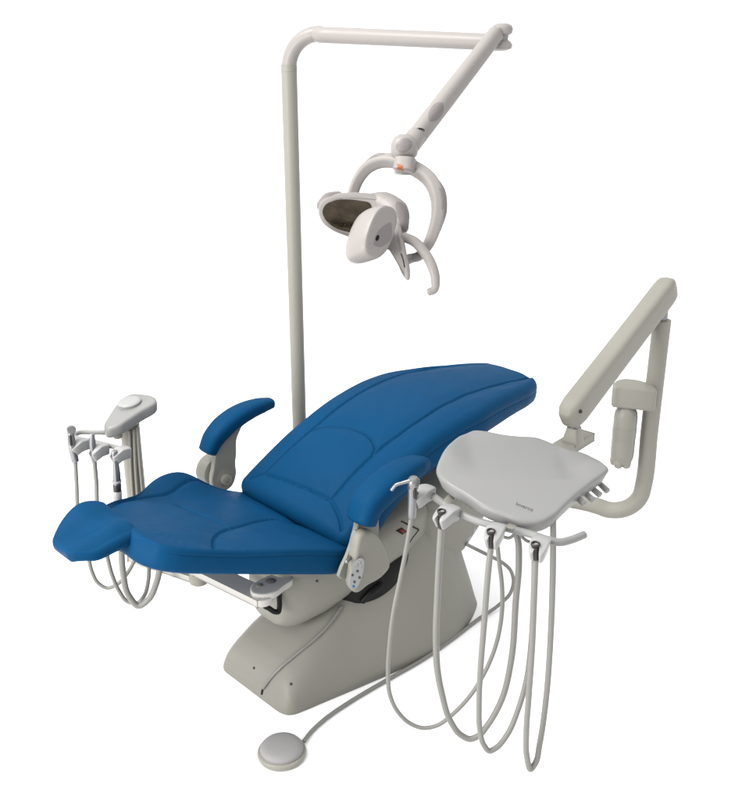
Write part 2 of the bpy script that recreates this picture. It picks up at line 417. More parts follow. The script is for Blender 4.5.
# --- rear tower with service ports
TB = [(.30, -.02, .21, .26, .46), (.34, -.06, .246, .22, .478), (.42, -.075, .262, .20, .492), (.50, -.07, .262, .215, .50), (.57, -.06, .255, .27, .505), (.64, -.04, .235, .345, .51), (.69, -.01, .205, .40, .505)]
tow_g = loft([hring(*t, p=5) for t in dense5(TB)])
tow = obj('rear_tower', tow_g, 'shell', chair, sharp=50)
tb = tow_g.bvh()
for x, y, a, b in ((469.5, 541, 2.6, 4.6), (475, 531.5, 1.6, 2.9), (476, 538.5, 1.1, 2.1)):
    obj('port_cap', patch(ell(x, y, a, b, 12), tb, .001), 'white', tow)
# --- power switch and slot on the housing
allg = G(); allg.add(hous_g.v, hous_g.f); allg.add(tow_g.v, tow_g.f); allg.add(ped_g.v, ped_g.f); ab = allg.bvh()
sw = obj('power_switch', patch([(395.5, 530.5), (401.5, 527.5), (407, 531.5), (402, 534.5)], ab, .0025, smooth=False, n=3), 'black', chair)
obj('rocker', patch([(398, 530.2), (401, 528.6), (405, 531.5), (402, 533.2)], ab, .005, smooth=False, n=3, depth=.001), 'red', sw)
for sp_ in ([(401.5, 521.5), (407, 524), (413, 526.8), (418.5, 529.5)], [(418.5, 530), (415.5, 534), (412, 538.5), (409, 543.5)]):
    obj('panel_seam', tube([hit(ab, x, y)[0]+hit(ab, x, y)[1]*.0006 for x, y in sp_], .0026 if sp_[0][0] < 410 else .0016, n=8, smooth=3), 'black', chair)

# --- near side module with membrane keypad
def oct_slab(pts, ext, **k): return slab(pts, ext, **k)
mp = [(361, 537), (368, 531.5), (377, 534), (384, 543), (389, 556), (391, 568), (384, 577), (368, 587), (358, 594), (353, 588), (354, 572), (357, 552)]
mod_g = slab([atw(x, y, .345) for x, y in mp], SX*-.038, re=.013, n=5)
mod = obj('side_module', mod_g, 'shell', chair, sharp=60)
mb_ = mod_g.bvh()
kp_px = [(360, 558), (364, 559.5), (364.5, 565), (363, 574), (360, 583), (356, 589), (352, 589.8), (349.5, 587), (349.5, 579), (352, 569), (356, 561)]
# keypad sits on an angled lip at the front of the module
kc = atw(357, 574, .352)
kp_pts = [at(x, y, (kc-EYE).dot(Vector((0, CP, -SP)))+ (x-357)*.0006-.012) for x, y in kp_px]
kd = (ray(357, 574)).normalized()
kp_g = slab(kp_pts, kd*.05, re=.002, n=4)
kp = obj('keypad', kp_g, 'panel', mod, sharp=60); kb = kp_g.bvh()
for x, y, m_ in ((359.8, 562.2, 'panel'), (356.8, 564.7, 'panel'), (361, 566.2, 'panel'), (357.4, 571, 'ink'), (352.4, 575, 'ink'), (359.4, 577.5, 'ink'), (354.4, 581.8, 'ink'), (353.4, 586.2, 'bluebtn')):
    o = obj('button', patch(ell(x, y, 1.25, 1.35), kb, .0016, depth=.002, rings=2), m_, kp, label={'ink': 'dark keypad button', 'bluebtn': 'blue keypad button'}.get(m_))
# stay rod beside the seat hinge
obj('hinge_rod', tube([atw(346.5, 562, .335), atw(350, 558, .325), atw(354.5, 553.5, .315)], .0058, n=12), 'metal', chair)
obj('hinge_bracket', slab([atw(x, y, .315) for x, y in ((356, 531), (361, 532), (360, 540), (356, 553), (352, 566), (349, 578), (339, 577), (341, 570), (347, 557), (352, 543))], SX*-.012, re=.003, n=3), 'shell', chair)

# ================================================================== ASSISTANT'S INSTRUMENT STAND (far left)
asst = thing('instrument_stand', 'small assistant instrument stand with round button on its head, behind the leg cushion', 'instrument stand', atz(268, 590, .41))
zA = .415
def slabz(px, z, h, **k): return slab([atz(x, y, z) for x, y in px], UP*-h, **k)
# swing plate with a cup hole
pl_px = [(250, 588), (252, 584), (259, 580), (268, 575.5), (280, 573), (291, 574), (293, 577.5), (284, 585), (273, 592.5), (262, 594.5), (253, 593)]
plate = obj('swing_plate', slabz(pl_px, zA, .022, re=.004), 'plate', asst)
obj('cup_hole', lathe([(0, .0008), (.0155, .0008), (.0165, .0003), (.0165, -.01)], atz(270.5, 581, zA), UP, 30), 'lampgrey', plate)
obj('bolt', lathe([(0, .003), (.006, .003), (.0095, .0015), (.0095, -.004)], atz(259, 585.5, zA), UP, 20), 'cream', plate)
obj('bolt', lathe([(0, .002), (.003, .002), (.0035, -.004)], atz(288.5, 575.8, zA), UP, 12), 'darkmetal', plate)
zB = zA-.026
A0, A1, A2 = atz(262, 598, zB), atz(198, 567, zB), atz(134, 550, zB)
def barbox(a, b, hw, hh, re=.004):
    d = (b-a); L = d.length/2; d.normalize(); sdir = d.cross(UP).normalized()
    return box((a+b)/2, d*(L+hw*.4), sdir*hw, d.cross(sdir)*hh, re)
arm_g = barbox(A0, A1, .030, .012, .003)
for e_ in (A0, A1-UP*.001):
    c_ = lathe([(0, .0135), (.028, .0135), (.032, .0105), (.032, -.0105), (.028, -.0135), (0, -.0135)], e_, UP, 32); arm_g.add(c_.v, c_.f)
obj('lower_arm', arm_g, 'plate', asst)
obj('elbow', lathe([(0, .03), (.026, .03), (.030, .026), (.030, -.02), (.026, -.024), (0, -.024)], A1-UP*.03, UP, 28), 'cream', asst)
obj('outer_arm', barbox(A1-UP*.035, A2-UP*.02, .022, .011), 'plate', asst)
pd = 3.12
P0 = A2-UP*.02
post_xy = at(134, 470, pd); ptop = aty(134, 424, post_xy.y)
post = obj('post', tube([Vector((post_xy.x, post_xy.y, P0.z-.02)), Vector((post_xy.x, post_xy.y, .6)), Vector((post_xy.x, post_xy.y, ptop.z))], .029, n=24, smooth=1, capr=.1, power=2.6), 'cream', asst)
for x0, y0, x1, y1, r in ((129.5, 431, 133, 500, .0042), (134, 430, 137.5, 498, .0048), (137.5, 428, 143, 496, .0048)):
    obj('tube', tube([aty(x0, y0, post_xy.y-.033), aty((x0+x1)/2-.5, (y0+y1)/2, post_xy.y-.036), aty(x1, y1, post_xy.y-.033)], r, n=10), 'cream', post)
hd_px = [(102.5, 416.5), (107, 410.5), (115.5, 402), (124, 396.5), (132, 395), (143, 396.5), (155.5, 400.5), (157, 404), (141, 410), (129, 414.5), (117, 418.5), (106, 419.5)]
zh = aty(132, 406, post_xy.y).z
hc = atz(133, 407, zh)
axh = (atz(157, 403, zh)-atz(107, 418, zh)).normalized()
def hdz(p, s): return UP*(.018*(p-hc).dot(axh)/.08 - .004*s*s)
head = obj('stand_head', slab([atz(x, y, zh) for x, y in hd_px], UP*-.036, re=.009, zf=hdz, n=5), 'tray', asst, sharp=60)
bc = atz(129.6, 403, zh+.003)
obj('button_cap', lathe([(0, .0095), (.026, .009), (.033, .0078), (.0358, .005), (.0360, .003), (.034, .0012), (.034, -.01)], bc, (UP-axh*.14), 36), 'white', head)
obj('hub', lathe([(0, 0), (.014, 0), (.014, -.022), (.012, -.025), (0, -.025)], atz(117, 430, zh-.045), UP, 22), 'cream', head)
zBar = zh-.058
bar_px = [(114, 433), (96, 432.5), (78, 433), (73.5, 436), (80, 439), (90, 441), (110, 446), (122, 449)]
obj('holder_bar', tube([atz(x, y, zBar) for x, y in bar_px], .0075, n=12, smooth=6), 'tray', asst)

def holder(rear, front, parent, mname, L=.062, W=.036, hgt=.034, pivot_z=0):
    """scoop-shaped holder: clamps round the bar at the rear, open U notch at the front"""
    d = (front-rear); d.z = 0; d.normalize(); s_ = d.cross(UP); o = (rear+front)/2
    half = [(-.50, .0), (-.49, .30), (-.40, .44), (-.2, .5), (.05, .5), (.28, .46), (.44, .38), (.50, .30), (.49, .17), (.42, .15), (.30, .15), (.22, .10)]
    pts = [o+d*(a*L)+s_*(b*W) for a, b in half] + [o+d*(a*L)+s_*(-b*W) for a, b in reversed(half)][:-1] 
    pts = pts[:len(half)] + [o+d*(.20*L)] + pts[len(half):]
    def zf(p, s):
        x = (p-o).dot(d)/L; y = (p-o).dot(s_)/W
        return UP*(.012*(.25-x*x)*2 - .011*max(0, x)*2*1.0 - .01*y*y)
    g = slab(pts, UP*-hgt+d*-.004, re=.0035, zf=zf, n=4, bottom_scale=.82, cen=o-d*(.08*L), rings=6)
    return obj('holder', g, mname, parent, sharp=50)
for (fx, fy), (rx, ry) in (((70, 444.5), (87, 438)), ((90, 449.5), (106.5, 443)), ((111.5, 452.5), (128, 446.5))):
    holder(atz(rx, ry, zBar+.012), atz(fx, fy, zBar+.012), asst, 'white')
# black latch under the swing plate, part of the chair's housing
FWD = Vector((0, CP, -SP)); dL_ = (hit(hb, 283, 598)[0]-EYE).dot(FWD)-.012
at_ = at
def at(x, y, d): return at_(x, y, dL_ + (d-2.80)*.8)
latch = [at(279.3, 588.5, 2.80), at(279.3, 598, 2.80), at(279.3, 608, 2.80), at(278.3, 611.8, 2.797), at(275, 611.8, 2.79), at(269, 608.3, 2.775), at(263.8, 605, 2.76), at(262.3, 602.5, 2.758), at(263.5, 600.3, 2.76), at(268, 597.3, 2.775), at(273.5, 593.6, 2.79), at(279, 589.8, 2.80)]
lt = obj('latch_handle', tube(latch, .0078, n=12, smooth=4), 'black', chair)
obj('latch_pin', tube([at(268, 597.5, 2.775), at(279, 592, 2.795)], .0085, n=12, smooth=1), 'metal', lt)
at = at_

# ================================================================== EXAM LAMP
dL = 3.5
bx = at(299, 412, dL); Yp, Xp = bx.y, bx.x
lampt = thing('dental_light', 'white dental examination light on a tall pole with a folding arm above the chair', 'examination light', (Xp, Yp, 0))
zt = at(289, 76, 3.1).z
pole_g = tube([Vector((Xp, Yp, .0)), Vector((Xp, Yp, .9)), Vector((Xp, Yp, 1.805))], .0245, n=28, smooth=1, capr=.03)
pole = obj('pole', pole_g, 'cream', lampt)
obj('base_flange', lathe([(0, .03), (.05, .03), (.06, .024), (.075, .012), (.075, 0), (0, 0)], Vector((Xp, Yp, .001)), UP), 'cream', lampt)
ztop = 1.895
zc0 = Vector((Xp, Yp, 1.765)); e1 = atz(500, 42.5, 1.88)
dd = (e1-Vector((Xp, Yp, ztop))); dd.z = 0; dd.normalize()
def bend(r=.105):
    o = [zc0]
    for a in (0, 15, 30, 45, 60, 75, 90): o.append(Vector((Xp, Yp, ztop-r)) + dd*(r*(1-math.cos(rad(a)))) + UP*(r*math.sin(rad(a))))
    return o
ang = 1.884
e1 = at(500, 42.5, 2.62)
obj('swing_arm', tube(bend()+[Vector((Xp, Yp, ztop)).lerp(e1, t_) for t_ in (.17, .25, .5, .75)]+[e1], [.0232]*10+[.0225, .022, .0215], n=24, smooth=6, capr=.1), 'lamp', lampt)
obj('pole_collar', lathe([(.0238, 0), (.0251, .001), (.0251, .016), (.0232, .018)], Vector((Xp, Yp, 1.785)), UP, 28), 'cream', pole)
# elbow spool at the arm's end
el = at(502, 38, 2.62)
obj('elbow', lathe([(0, .037), (.014, .036), (.024, .031), (.028, .022), (.026, .012), (.017, .006), (.016, -.004), (.024, -.010), (.0285, -.018), (.026, -.026), (.014, -.031), (0, -.032)], el, UP, 30), 'lamp', lampt)
a0, a1 = at(496, 34, 2.60), at(412, 143, 2.50)
arm_path = [a0, a0.lerp(a1, .3), a0.lerp(a1, .6), a1]
la_g = tube(arm_path, [.0215, .0225, .0235, .024], n=24, smooth=4, flat=.92, ref=UP, capr=.5, power=2.5)
la = obj('balance_arm', la_g, 'lamp', lampt)
lb = la_g.bvh()
obj('arm_cover', patch([(428.5, 118), (437.5, 102.5), (441.5, 102.5), (443.5, 106), (435, 121), (430, 121)], lb, .0012), 'lampgrey', la)
obj('arm_joint', patch([(417, 128.5), (420.5, 128), (424.5, 130.5), (424, 131.3), (420.3, 129.2), (417, 129.4)], lb, .0008, rings=1), 'black', la)
# knuckle
kn = at(404.5, 149, 2.49)
kn_g = lathe([(0, .036), (.014, .035), (.026, .028), (.0335, .014), (.035, 0), (.032, -.014), (.026, -.022), (.0245, -.025), (.0255, -.028), (.0250, -.060), (0, -.061)], kn, UP, 34)
knk = obj('knuckle', kn_g, 'lamp', lampt); kbv = kn_g.bvh()
obj('knuckle_cap', patch(ell(404, 145.5, 8.2, 6.6, -30), kbv, .0022), 'lampgrey', knk)
obj('neck', tube([at(411, 145, 2.49), at(416, 136, 2.5)], .024, n=18, smooth=1), 'lamp', knk)
# yoke: flattened hoop
ypx = [(352, 196, 2.60), (358, 180, 2.585), (367, 168, 2.565), (379, 161.5, 2.54), (391, 160.5, 2.52), (404, 164.5, 2.50), (418, 170.5, 2.485), (430, 180.5, 2.47), (436.5, 194, 2.46), (438, 211, 2.455), (434.5, 229, 2.455), (427, 246, 2.46), (417, 257, 2.47), (409, 258, 2.47)]
yr = [.014, .0145, .0155, .0165, .0175, .018, .0185, .019, .0195, .019, .018, .016, .0135, .012]
yg = tube([at(*p) for p in ypx], yr, n=28, smooth=8, flat=.80, ref=(Vector((0, 0, 1))), power=4.2)
yk = obj('yoke', yg, 'lamp', lampt); yb = yg.bvh()
def cover(i0, i1):
    cx, cy = 398, 215; pts = []; rr = []
    for i in range(i0, i1+1):
        x, y, d = ypx[i]; k = 2.3/math.hypot(x-cx, y-cy)
        e = .55 if i in (i0, i1) else 1.
        pts.append(at(x+(x-cx)*k*e, y+(y-cy)*k*e, d)); rr.append(yr[i]*(.92 if e == 1 else .78))
    return tube(pts, rr, n=28, smooth=8, flat=.74, ref=UP, power=3.4, capr=.3)
obj('yoke_cover', cover(2, 4), 'lampgrey', yk)
obj('yoke_cover', cover(7, 10), 'lampgrey', yk)
colr_g = tube([at(406, 159, 2.475), at(404.5, 170.5, 2.475)], [.0262, .0275], n=26, smooth=1, capr=.15, power=2.8)
colr = obj('yoke_collar', colr_g, 'lamp', yk); cbv = colr_g.bvh()
obj('badge', patch([(397.2, 163.6), (403, 165.8), (403.2, 171.0), (397.4, 169.4)], cbv, .0012, smooth=False, n=3, rings=2), 'orange', colr)
for sa, sb in (((398.7, 168.8), (398.9, 165.5)), ((398.9, 165.5), (401.5, 169.6)), ((401.5, 169.6), (401.7, 166.4))):
    ha, na = hit(cbv, *sa); hb_, nb = hit(cbv, *sb)
    obj('badge_mark', tube([ha+na*.0016, hb_+nb*.0016], .0008, n=6, smooth=1), 'white', colr)
# dish shell and mirror
D = (Vector((-.40, -.88, -.26))).normalized()     # the way the light points
rim = [(317.5, 211, 2.46), (320.5, 203, 2.475), (330, 197.0, 2.49), (348, 194.8, 2.505), (366, 195.5, 2.515), (378, 197, 2.515), (388, 203, 2.505), (395, 216, 2.475), (400.5, 236, 2.44), (405, 258, 2.41), (408, 273, 2.395), (407.5, 281, 2.39),
       (404.5, 277, 2.395), (399, 262, 2.425), (392, 252, 2.45), (380, 248, 2.48), (364, 244, 2.50), (348, 237, 2.495), (332, 230.5, 2.475), (321.5, 222, 2.46)]
RP = spline([at(*p) for p in rim], 5, True)
rc = sum(RP, Vector())/len(RP) - D*.01
def dring(s, back, push=0.): return [rc+(p-rc)*s - D*(back*(1-s*s)) - D*push for p in RP]
shell = [dring(.90, 0, .001), dring(.95, 0, -.0015), dring(.985, 0, .0), dring(1.0, 0, .003), dring(1.008, 0, .008), dring(1.0, 0, .014), dring(.94, .04, .016), dring(.86, .05, .018), dring(.74, .055, .018), dring(.6, .06, .018), dring(.4, .065, .018), dring(.2, .065, .018), dring(.01, .065, .018)]
front = [dring(.88, 0, .004), dring(.84, 0, .005), dring(.6, .005, .007), dring(.3, .007, .007), dring(.01, .007, .007)]
sg_ = loft(list(reversed(front))+shell)
lh = obj('lamp_head', sg_, 'lamp', lampt, sharp=60); lhb = sg_.bvh()
obj('reflector', patch([(322.5, 211), (325, 205.5), (333, 201), (346, 199.5), (360, 200.8), (370, 203.5), (372, 214), (366, 226), (356, 232.5), (346, 231.5), (334, 227), (325.5, 219.5)], lhb, .0012, rings=8), 'mirror', lh, sharp=70)
# rear bulge with grey side panel
bl_g = tube([at(345, 203, 2.545), at(362, 203.5, 2.545), at(382, 205, 2.54), at(395.5, 213, 2.515), at(401, 228, 2.48)], [.010, .020, .0345, .035, .020], n=24, smooth=6, capr=.7)
bl = obj('ballast_cover', bl_g, 'lamp', lh); 
obj('side_cover', patch([(397, 202), (402, 203), (408, 212), (410, 222), (408.5, 232), (404, 231), (399, 222), (396, 212)], bl_g.bvh(), .0012), 'lampgrey', lh)
obj('rear_knob', tube([at(323, 206, 2.50), at(329, 200, 2.51), at(338, 197.5, 2.52)], [.017, .019, .016], n=18, smooth=4, capr=.9), 'lampgrey', lh)
# shield drum in front of the mirror
def drum():
    st = [(359, 240, .02, 2.45), (359, 239.9, .40, 2.45), (359.2, 239.5, .72, 2.445), (360, 238.8, .88, 2.435), (362, 237.6, .97, 2.425), (366, 236, 1.01, 2.41), (371, 234.4, 1.02, 2.395), (376, 233, 1.01, 2.382), (379.5, 232.2, .985, 2.374), (381, 231.8, .955, 2.370), (381.5, 231.7, .92, 2.369), (381.6, 231.7, .7, 2.369), (381.6, 231.7, .4, 2.369), (381.6, 231.7, .02, 2.369)]
    R = []; rt = rad(109)
    for cx, cy, k, d in st:
        row = []
        for i in range(40):
            t = 2*math.pi*i/40; x, y = math.cos(t), math.sin(t); q = (abs(x)**2.5+abs(y)**2.5)**(-1/2.5)
            x *= 28*k*q; y *= 13.5*k*q
            X = x*math.cos(rt)-y*math.sin(rt); Y = x*math.sin(rt)+y*math.cos(rt)
            row.append(at(cx+X, cy+Y, d + X*.0022 + Y*.0004))
        R.append(row)
    return loft(R)
dr_g = drum()
dr = obj('glare_shield', dr_g, 'lamp', lh, sharp=60); drb = dr_g.bvh()
rcs = obj('recess_shade_patch', patch([(374, 245), (374.5, 239), (378.5, 231), (385, 225), (390.5, 222.5), (392, 229), (391, 239), (386.5, 244), (379.5, 247)], drb, .0006), 'lampgrey', dr)  # flat grey patch paints the recess's shade; no hollow is cut
obj('recess_slot', patch(ell(377.3, 238, 1.7, 3.2, 18), drb, .0014, depth=.001), 'black', rcs)
obj('latch', patch(ell(370.5, 245.5, 1.6, 2.6, 20), drb, .0014, depth=.001), 'lamp', dr)
obj('shell_slot', tube([at(401.3, 254, 2.405), at(403.5, 261, 2.395), at(404.6, 267, 2.39)], .0016, n=8, smooth=3), 'black', lh)
# grip
obj('grip', tube([at(*p) for p in ((404, 237, 2.45), (414, 241.5, 2.44), (424, 252, 2.43), (432, 266, 2.42), (435.5, 280, 2.42), (434, 290, 2.42), (429, 292, 2.42))], [.012, .0125, .0125, .0125, .0115, .0095, .009], n=18, smooth=7), 'lamp', lh)
obj('tilt_bracket', tube([at(405, 262, 2.43), at(413, 258, 2.46), at(420, 255, 2.46)], [.010, .011, .010], n=14, smooth=4), 'lampgrey', lh)

# ================================================================== DELIVERY UNIT (tray)
pD = 3.02
pt = at(661, 330, pD); pX, pY = pt.x, pt.y
deliv = thing('delivery_unit', 'pale grey instrument tray on a jointed arm and bent pipe post, right of the chair', 'instrument tray', C(.62, .1, .42))
rP = .0275
zlow = aty(622, 516, pY).z
t0 = C(.60, .10, zlow+.005)
t1 = Vector((pX, pY, zlow))
dirp = (t1-t0); dirp.z = 0; Lp = dirp.length; dirp.normalize()
rb = .105
path = [t0, t0+dirp*(Lp*.5), t0+dirp*(Lp-rb-.03)]
for a in (0, 15, 30, 45, 60, 75, 90): path.append(Vector((pX, pY, zlow)) - dirp*rb + dirp*(rb*math.sin(rad(a))) + UP*(rb*(1-math.cos(rad(a)))))
ztp = aty(663, 320, pY).z
path += [Vector((pX, pY, zlow+.3)), Vector((pX, pY, ztp))]
obj('pipe_post', tube(path, rP, n=26, smooth=6, capr=.08), 'cream', deliv)
obj('post_pin', lathe([(.0155, 0), (.0155, .07), (0, .07)], Vector((pX, pY, ztp-.005)), UP, 22), 'metal', deliv)
# flex arm: slim box beam with chamfered ends
f0 = Vector((pX, pY, ztp+.088)) ; f1 = at(573.5, 411, 2.80)
fd = (f1-f0).normalized(); fs = fd.cross(UP).normalized(); fu = fs.cross(fd)
def beam(cx):
    rings = []
    for t, k in cx:
        p = f0.lerp(f1, t); o = []
        for i in range(28):
            a = 2*math.pi*i/28; x, y = math.cos(a), math.sin(a); q = (abs(x)**5+abs(y)**5)**(-1/5)
            o.append(p + fs*(x*q*.030*k) + fu*(y*q*.041*k))
        rings.append(o)
    return loft(rings)
obj('balance_arm', beam([(-.075, .45), (-.07, .60), (-.04, .88), (-.01, .97), (.03, 1), (.3, 1.0), (.6, 1.02), (.9, 1.05), (.98, 1.06), (1.04, .95), (1.075, .68), (1.082, .5)]), 'cream', deliv, sharp=45)
obj('screw', lathe([(0, .002), (.004, .002), (.005, -.004)], at(672, 299, 2.975), Vector((0, -1, .2)), 12), 'darkmetal', deliv)
obj('screw', lathe([(0, .002), (.005, .002), (.006, -.006)], at(580.5, 411.5, 2.765), Vector((0, -1, .2)), 12), 'darkmetal', deliv)
# tray pivot block
zT = .84
bk = atz(573, 440, zT-.005)
obj('pivot_pin', lathe([(.016, 0), (.016, .08), (0, .08)], Vector((bk.x, bk.y, bk.z+.02)), UP, 20), 'metal', deliv)
def frus(o, a, b, h, ax):
    ay = UP.cross(ax); r = []
    for s, z in ((1, 0), (1.0, .006), (a, h-.004), (a*.96, h)):
        o2 = []
        for i in range(24):
            t = 2*math.pi*i/24; x, y = math.cos(t), math.sin(t); q = (abs(x)**6+abs(y)**6)**(-1/6)
            o2.append(o+ax*(x*q*b*s)+ay*(y*q*b*s)+UP*z)
        r.append(o2)
    return loft(r)
adir = (atz(583, 433, zT)-atz(556, 450, zT)).normalized()
obj('pivot_block', frus(Vector((bk.x, bk.y, bk.z-.009)), .66, .026, .05, adir), 'cream', deliv)
tba, tbb = atz(584, 436, zT-.02), atz(520, 475, zT-.02)
obj('tray_arm', barbox(tba, tbb, .027, .012, .0018), 'cream', deliv, sharp=20)
# the tray
tr_px = [(437, 474), (441, 461), (452, 446), (464, 434), (474, 429.3), (486, 430.2), (502, 433.2), (520, 435.2), (536, 436.2), (552, 442), (572, 452), (592, 462.5), (604, 469), (608.5, 472.5), (604, 476), (592, 481.5), (580, 487.5), (567, 495.5), (555, 503), (542, 507), (524, 507), (504, 502.5), (484, 497), (464, 488.5), (446, 481)]
TP = [atz(x, y, zT) for x, y in tr_px]
tc_ = atz(520, 476, zT)
tR = (atz(611, 476, zT)-atz(437, 476, zT)).normalized()    # left to right
tF = Vector((tR.y, -tR.x, 0))                                # towards the viewer
def trz(p, s):
    x = (p-tc_).dot(tR); y = (p-tc_).dot(tF)
    k = lambda v: max(0., min(1., v)); sstep = lambda v: k(v)**2*(3-2*k(v))
    yy = max(0, y-.015); z = -.27*(yy*yy/(yy+.018))                      # front rolls down
    z += .022*sstep((-x-.10)/.085)*sstep((.02-y)/.12)             # left rear lip
    z += .020*sstep((x-.12)/.08)*sstep((.06-y)/.12)          # right lip
    return UP*z
tray_g = slab(TP, UP*-.042, re=.009, zf=trz, n=6, cen=tc_, rings=26, bottom_scale=.95)
tray = obj('tray', tray_g, 'tray', deliv, sharp=60); tyb = tray_g.bvh()
# lettering on the tray front
def lettering(text, size, origin, right, up, bvh, parent, name, m, ext=.0004):
    cu = bpy.data.curves.new(name, 'FONT'); cu.body = text; cu.size = 1; cu.fill_mode = 'FRONT'
    to = bpy.data.objects.new(name, cu); COL.objects.link(to)
    dg = bpy.context.evaluated_depsgraph_get(); me = bpy.data.meshes.new_from_object(to.evaluated_get(dg))
    w = max(v.co.x for v in me.vertices)
    g = G(); vs = []
    for v in me.vertices:
        px = origin[0]+right[0]*v.co.x/w+up[0]*v.co.y; py = origin[1]+right[1]*v.co.x/w+up[1]*v.co.y
        h, nn = hit(bvh, px, py); vs.append(h+nn*ext)
    g.add(vs, [tuple(p.vertices) for p in me.polygons])
    bpy.data.objects.remove(to); bpy.data.meshes.remove(me)
    return obj(name, g, m, parent)
lettering('Inverco', 1, (515.6, 505.2), (17.0, 6.4), (1.2, -5.0), tyb, tray, 'lettering', 'ink')
for i in range(4):
    a = i/4.; x, y = 515.6+16.2*a, 507.2+6.2*a
    obj('lettering', patch([(x, y-.25), (x+3.1, y+.9), (x+3.0, y+1.35), (x-.1, y+.2)], tyb, .0004, smooth=False, n=2, rings=1, depth=.001), 'hose', tray)
# control knobs under the right edge
for (x0, y0), (x1, y1) in (((577, 497), (584, 504)), ((585, 493), (593, 500)), ((592, 488.5), (600, 495)), ((600, 484), (607.5, 491))):
    a = atz(x0-2, y0-2, zT-.036); b = atz(x1, y1, zT-.045)
    obj('control_knob', tube([a, b], [.0075, .0085], n=14, smooth=1, capr=.25), 'tray', deliv)
# holder bar on two straps
zH = .775
bar2 = [(424, 489.5), (440, 501), (456, 511.5), (476, 520.5), (492, 525), (508, 528.5), (532, 534.5), (550, 540.5), (560, 542.3), (569, 540.5), (584, 534.8)]
obj('holder_bar', tube([atz(x, y, zH) for x, y in bar2], .0098, n=16, smooth=6), 'tray', deliv)
for (x0, y0), (x1, y1) in (((459, 490), (446, 503)), ((519, 513), (511, 528))):
    a, b = atz(x0, y0, zT-.060), atz(x1, y1, zH+.006)
    obj('strap', tube([a, b], .012, n=12, smooth=1, flat=.35, ref=(b-a).cross(UP).normalized(), power=5), 'cream', deliv)
hold = [((410.5, 496), (434, 484)), ((437, 515.5), (456, 505)), ((489.5, 538), (500, 521)), ((535, 551), (544.5, 533.5))]
for f, r_ in hold:
    holder(atz(*r_, zH+.02), atz(*f, zH+.02), deliv, 'white', L=.078 if f[0] < 480 else .075, W=.046, hgt=.036)
# bottle cap arm on the pipe
zc = aty(636, 385, pY-.02).z
bt = obj('bottle_mount', slab([atz(x, y, zc) for x, y in [(613, 385), (615.5, 380.5), (623, 378.2), (634, 378.8), (646, 381.6), (655.5, 386.5), (656, 391), (645, 390.2), (632, 388.6), (620, 387.4), (614.5, 387)]], UP*-.068, re=.007, n=5, zf=lambda p, s: UP*0), 'cream', deliv, sharp=50)
# small service loops of tubing below the tray
obj('tubing', tube([at(*p, 2.52) for p in ((518, 520), (516, 532), (509, 538), (501, 536))], .0042, n=10, smooth=6), 'hose', deliv)
obj('tubing', tube([at(*p, 2.52) for p in ((517, 522), (520, 534), (527, 541), (534, 543))], .0042, n=10, smooth=6), 'hose', deliv)

# ---- the water bottle hangs from the mount
wb = atz(626, 400, zc-.05); wb = aty(624.5, 430, wb.y)
bh0 = aty(624, 464, wb.y).z
bottle = thing('water_bottle', 'milky white water bottle hanging from the pipe post beside the tray', 'bottle', (wb.x, wb.y, bh0))
rB = .0365; topz = zc-.055-bh0; 
prof = [(.0, 0), (.012, .001), (.022, .005), (.031, .012), (.0355, .026), (rB, .04), (rB, .08), (rB, .12), (rB, topz-.05), (.034, topz-.034), (.027, topz-.02), (.019, topz-.01), (.018, topz)]
obj('bottle_body', lathe(prof, Vector((wb.x, wb.y, bh0)), UP, 40), 'bottle', bottle)
obj('bottle_band', lathe([(rB-.002, .098), (rB+.0007, .0985), (rB+.0007, .1295), (rB-.002, .130)], Vector((wb.x, wb.y, bh0)), UP, 40), 'bottle', bottle, sharp=30)
for k in range(5):
    a = 2*math.pi*k/5+.3
    p = Vector((wb.x+math.cos(a)*.021, wb.y+math.sin(a)*.021, bh0))
    obj('foot', lathe([(0, -.006), (.008, -.005), (.0125, -.001), (.0145, .008), (.0145, .02), (.010, .034), (0, .04)], p, UP, 16), 'bottle', bottle)

# ================================================================== INSTRUMENTS WITH THEIR HOSES
GR = 'instruments hanging in the tray holders on the right'
def path_d(px, d0, d1):
    n = len(px); ib = max(range(n), key=lambda i: px[i][1]); out = []
    for i, (x, y) in enumerate(px):
        k = max(0, (i-ib)/(n-1-ib)); out.append(aty(x, y, d0+(d1-d0)*k*k*(3-2*k)))
    return out
hz = zH+.02
# right hand syringe
p1 = atz(411, 495, hz); d1 = p1.y
s1 = thing('air_water_syringe', 'steel syringe with a bent nozzle in the holder nearest the chair on the right tray', 'syringe', p1, GR)
body = obj('syringe_body', tube([aty(412.5, 484, d1), aty(412.5, 500, d1), aty(411.5, 517, d1)], [.0125, .0125, .0115], n=18, smooth=3, capr=.3), 'metal', s1)
obj('syringe_head', lathe([(0, .016), (.010, .014), (.016, .006), (.0165, -.004), (.013, -.014), (.0125, -.018)], aty(413.5, 482, d1-.004), UP, 24), 'metal', body)
obj('nozzle', tube([aty(*p, d1-.012) for p in ((411, 480.5), (402, 483), (396, 485), (391.5, 490))], [.0055, .0045, .0045, .0045], n=12, smooth=5), 'metal', s1)
obj('trigger', tube([aty(414.8, 488, d1-.014), aty(415.2, 498, d1-.015)], .0045, n=10, smooth=1), 'darkmetal', s1)
obj('hose', tube(path_d([(411.5, 517), (407, 545), (400, 580), (393.5, 612), (389.5, 645), (388, 675), (390, 695), (398, 712), (411, 724), (423, 728), (437, 725.5), (453, 714), (470, 696), (485, 672), (496, 645), (502, 612), (502, 585), (499, 560), (497, 540), (496, 518)], d1, d1+.13), .0062, n=12, smooth=6), 'hose', s1)
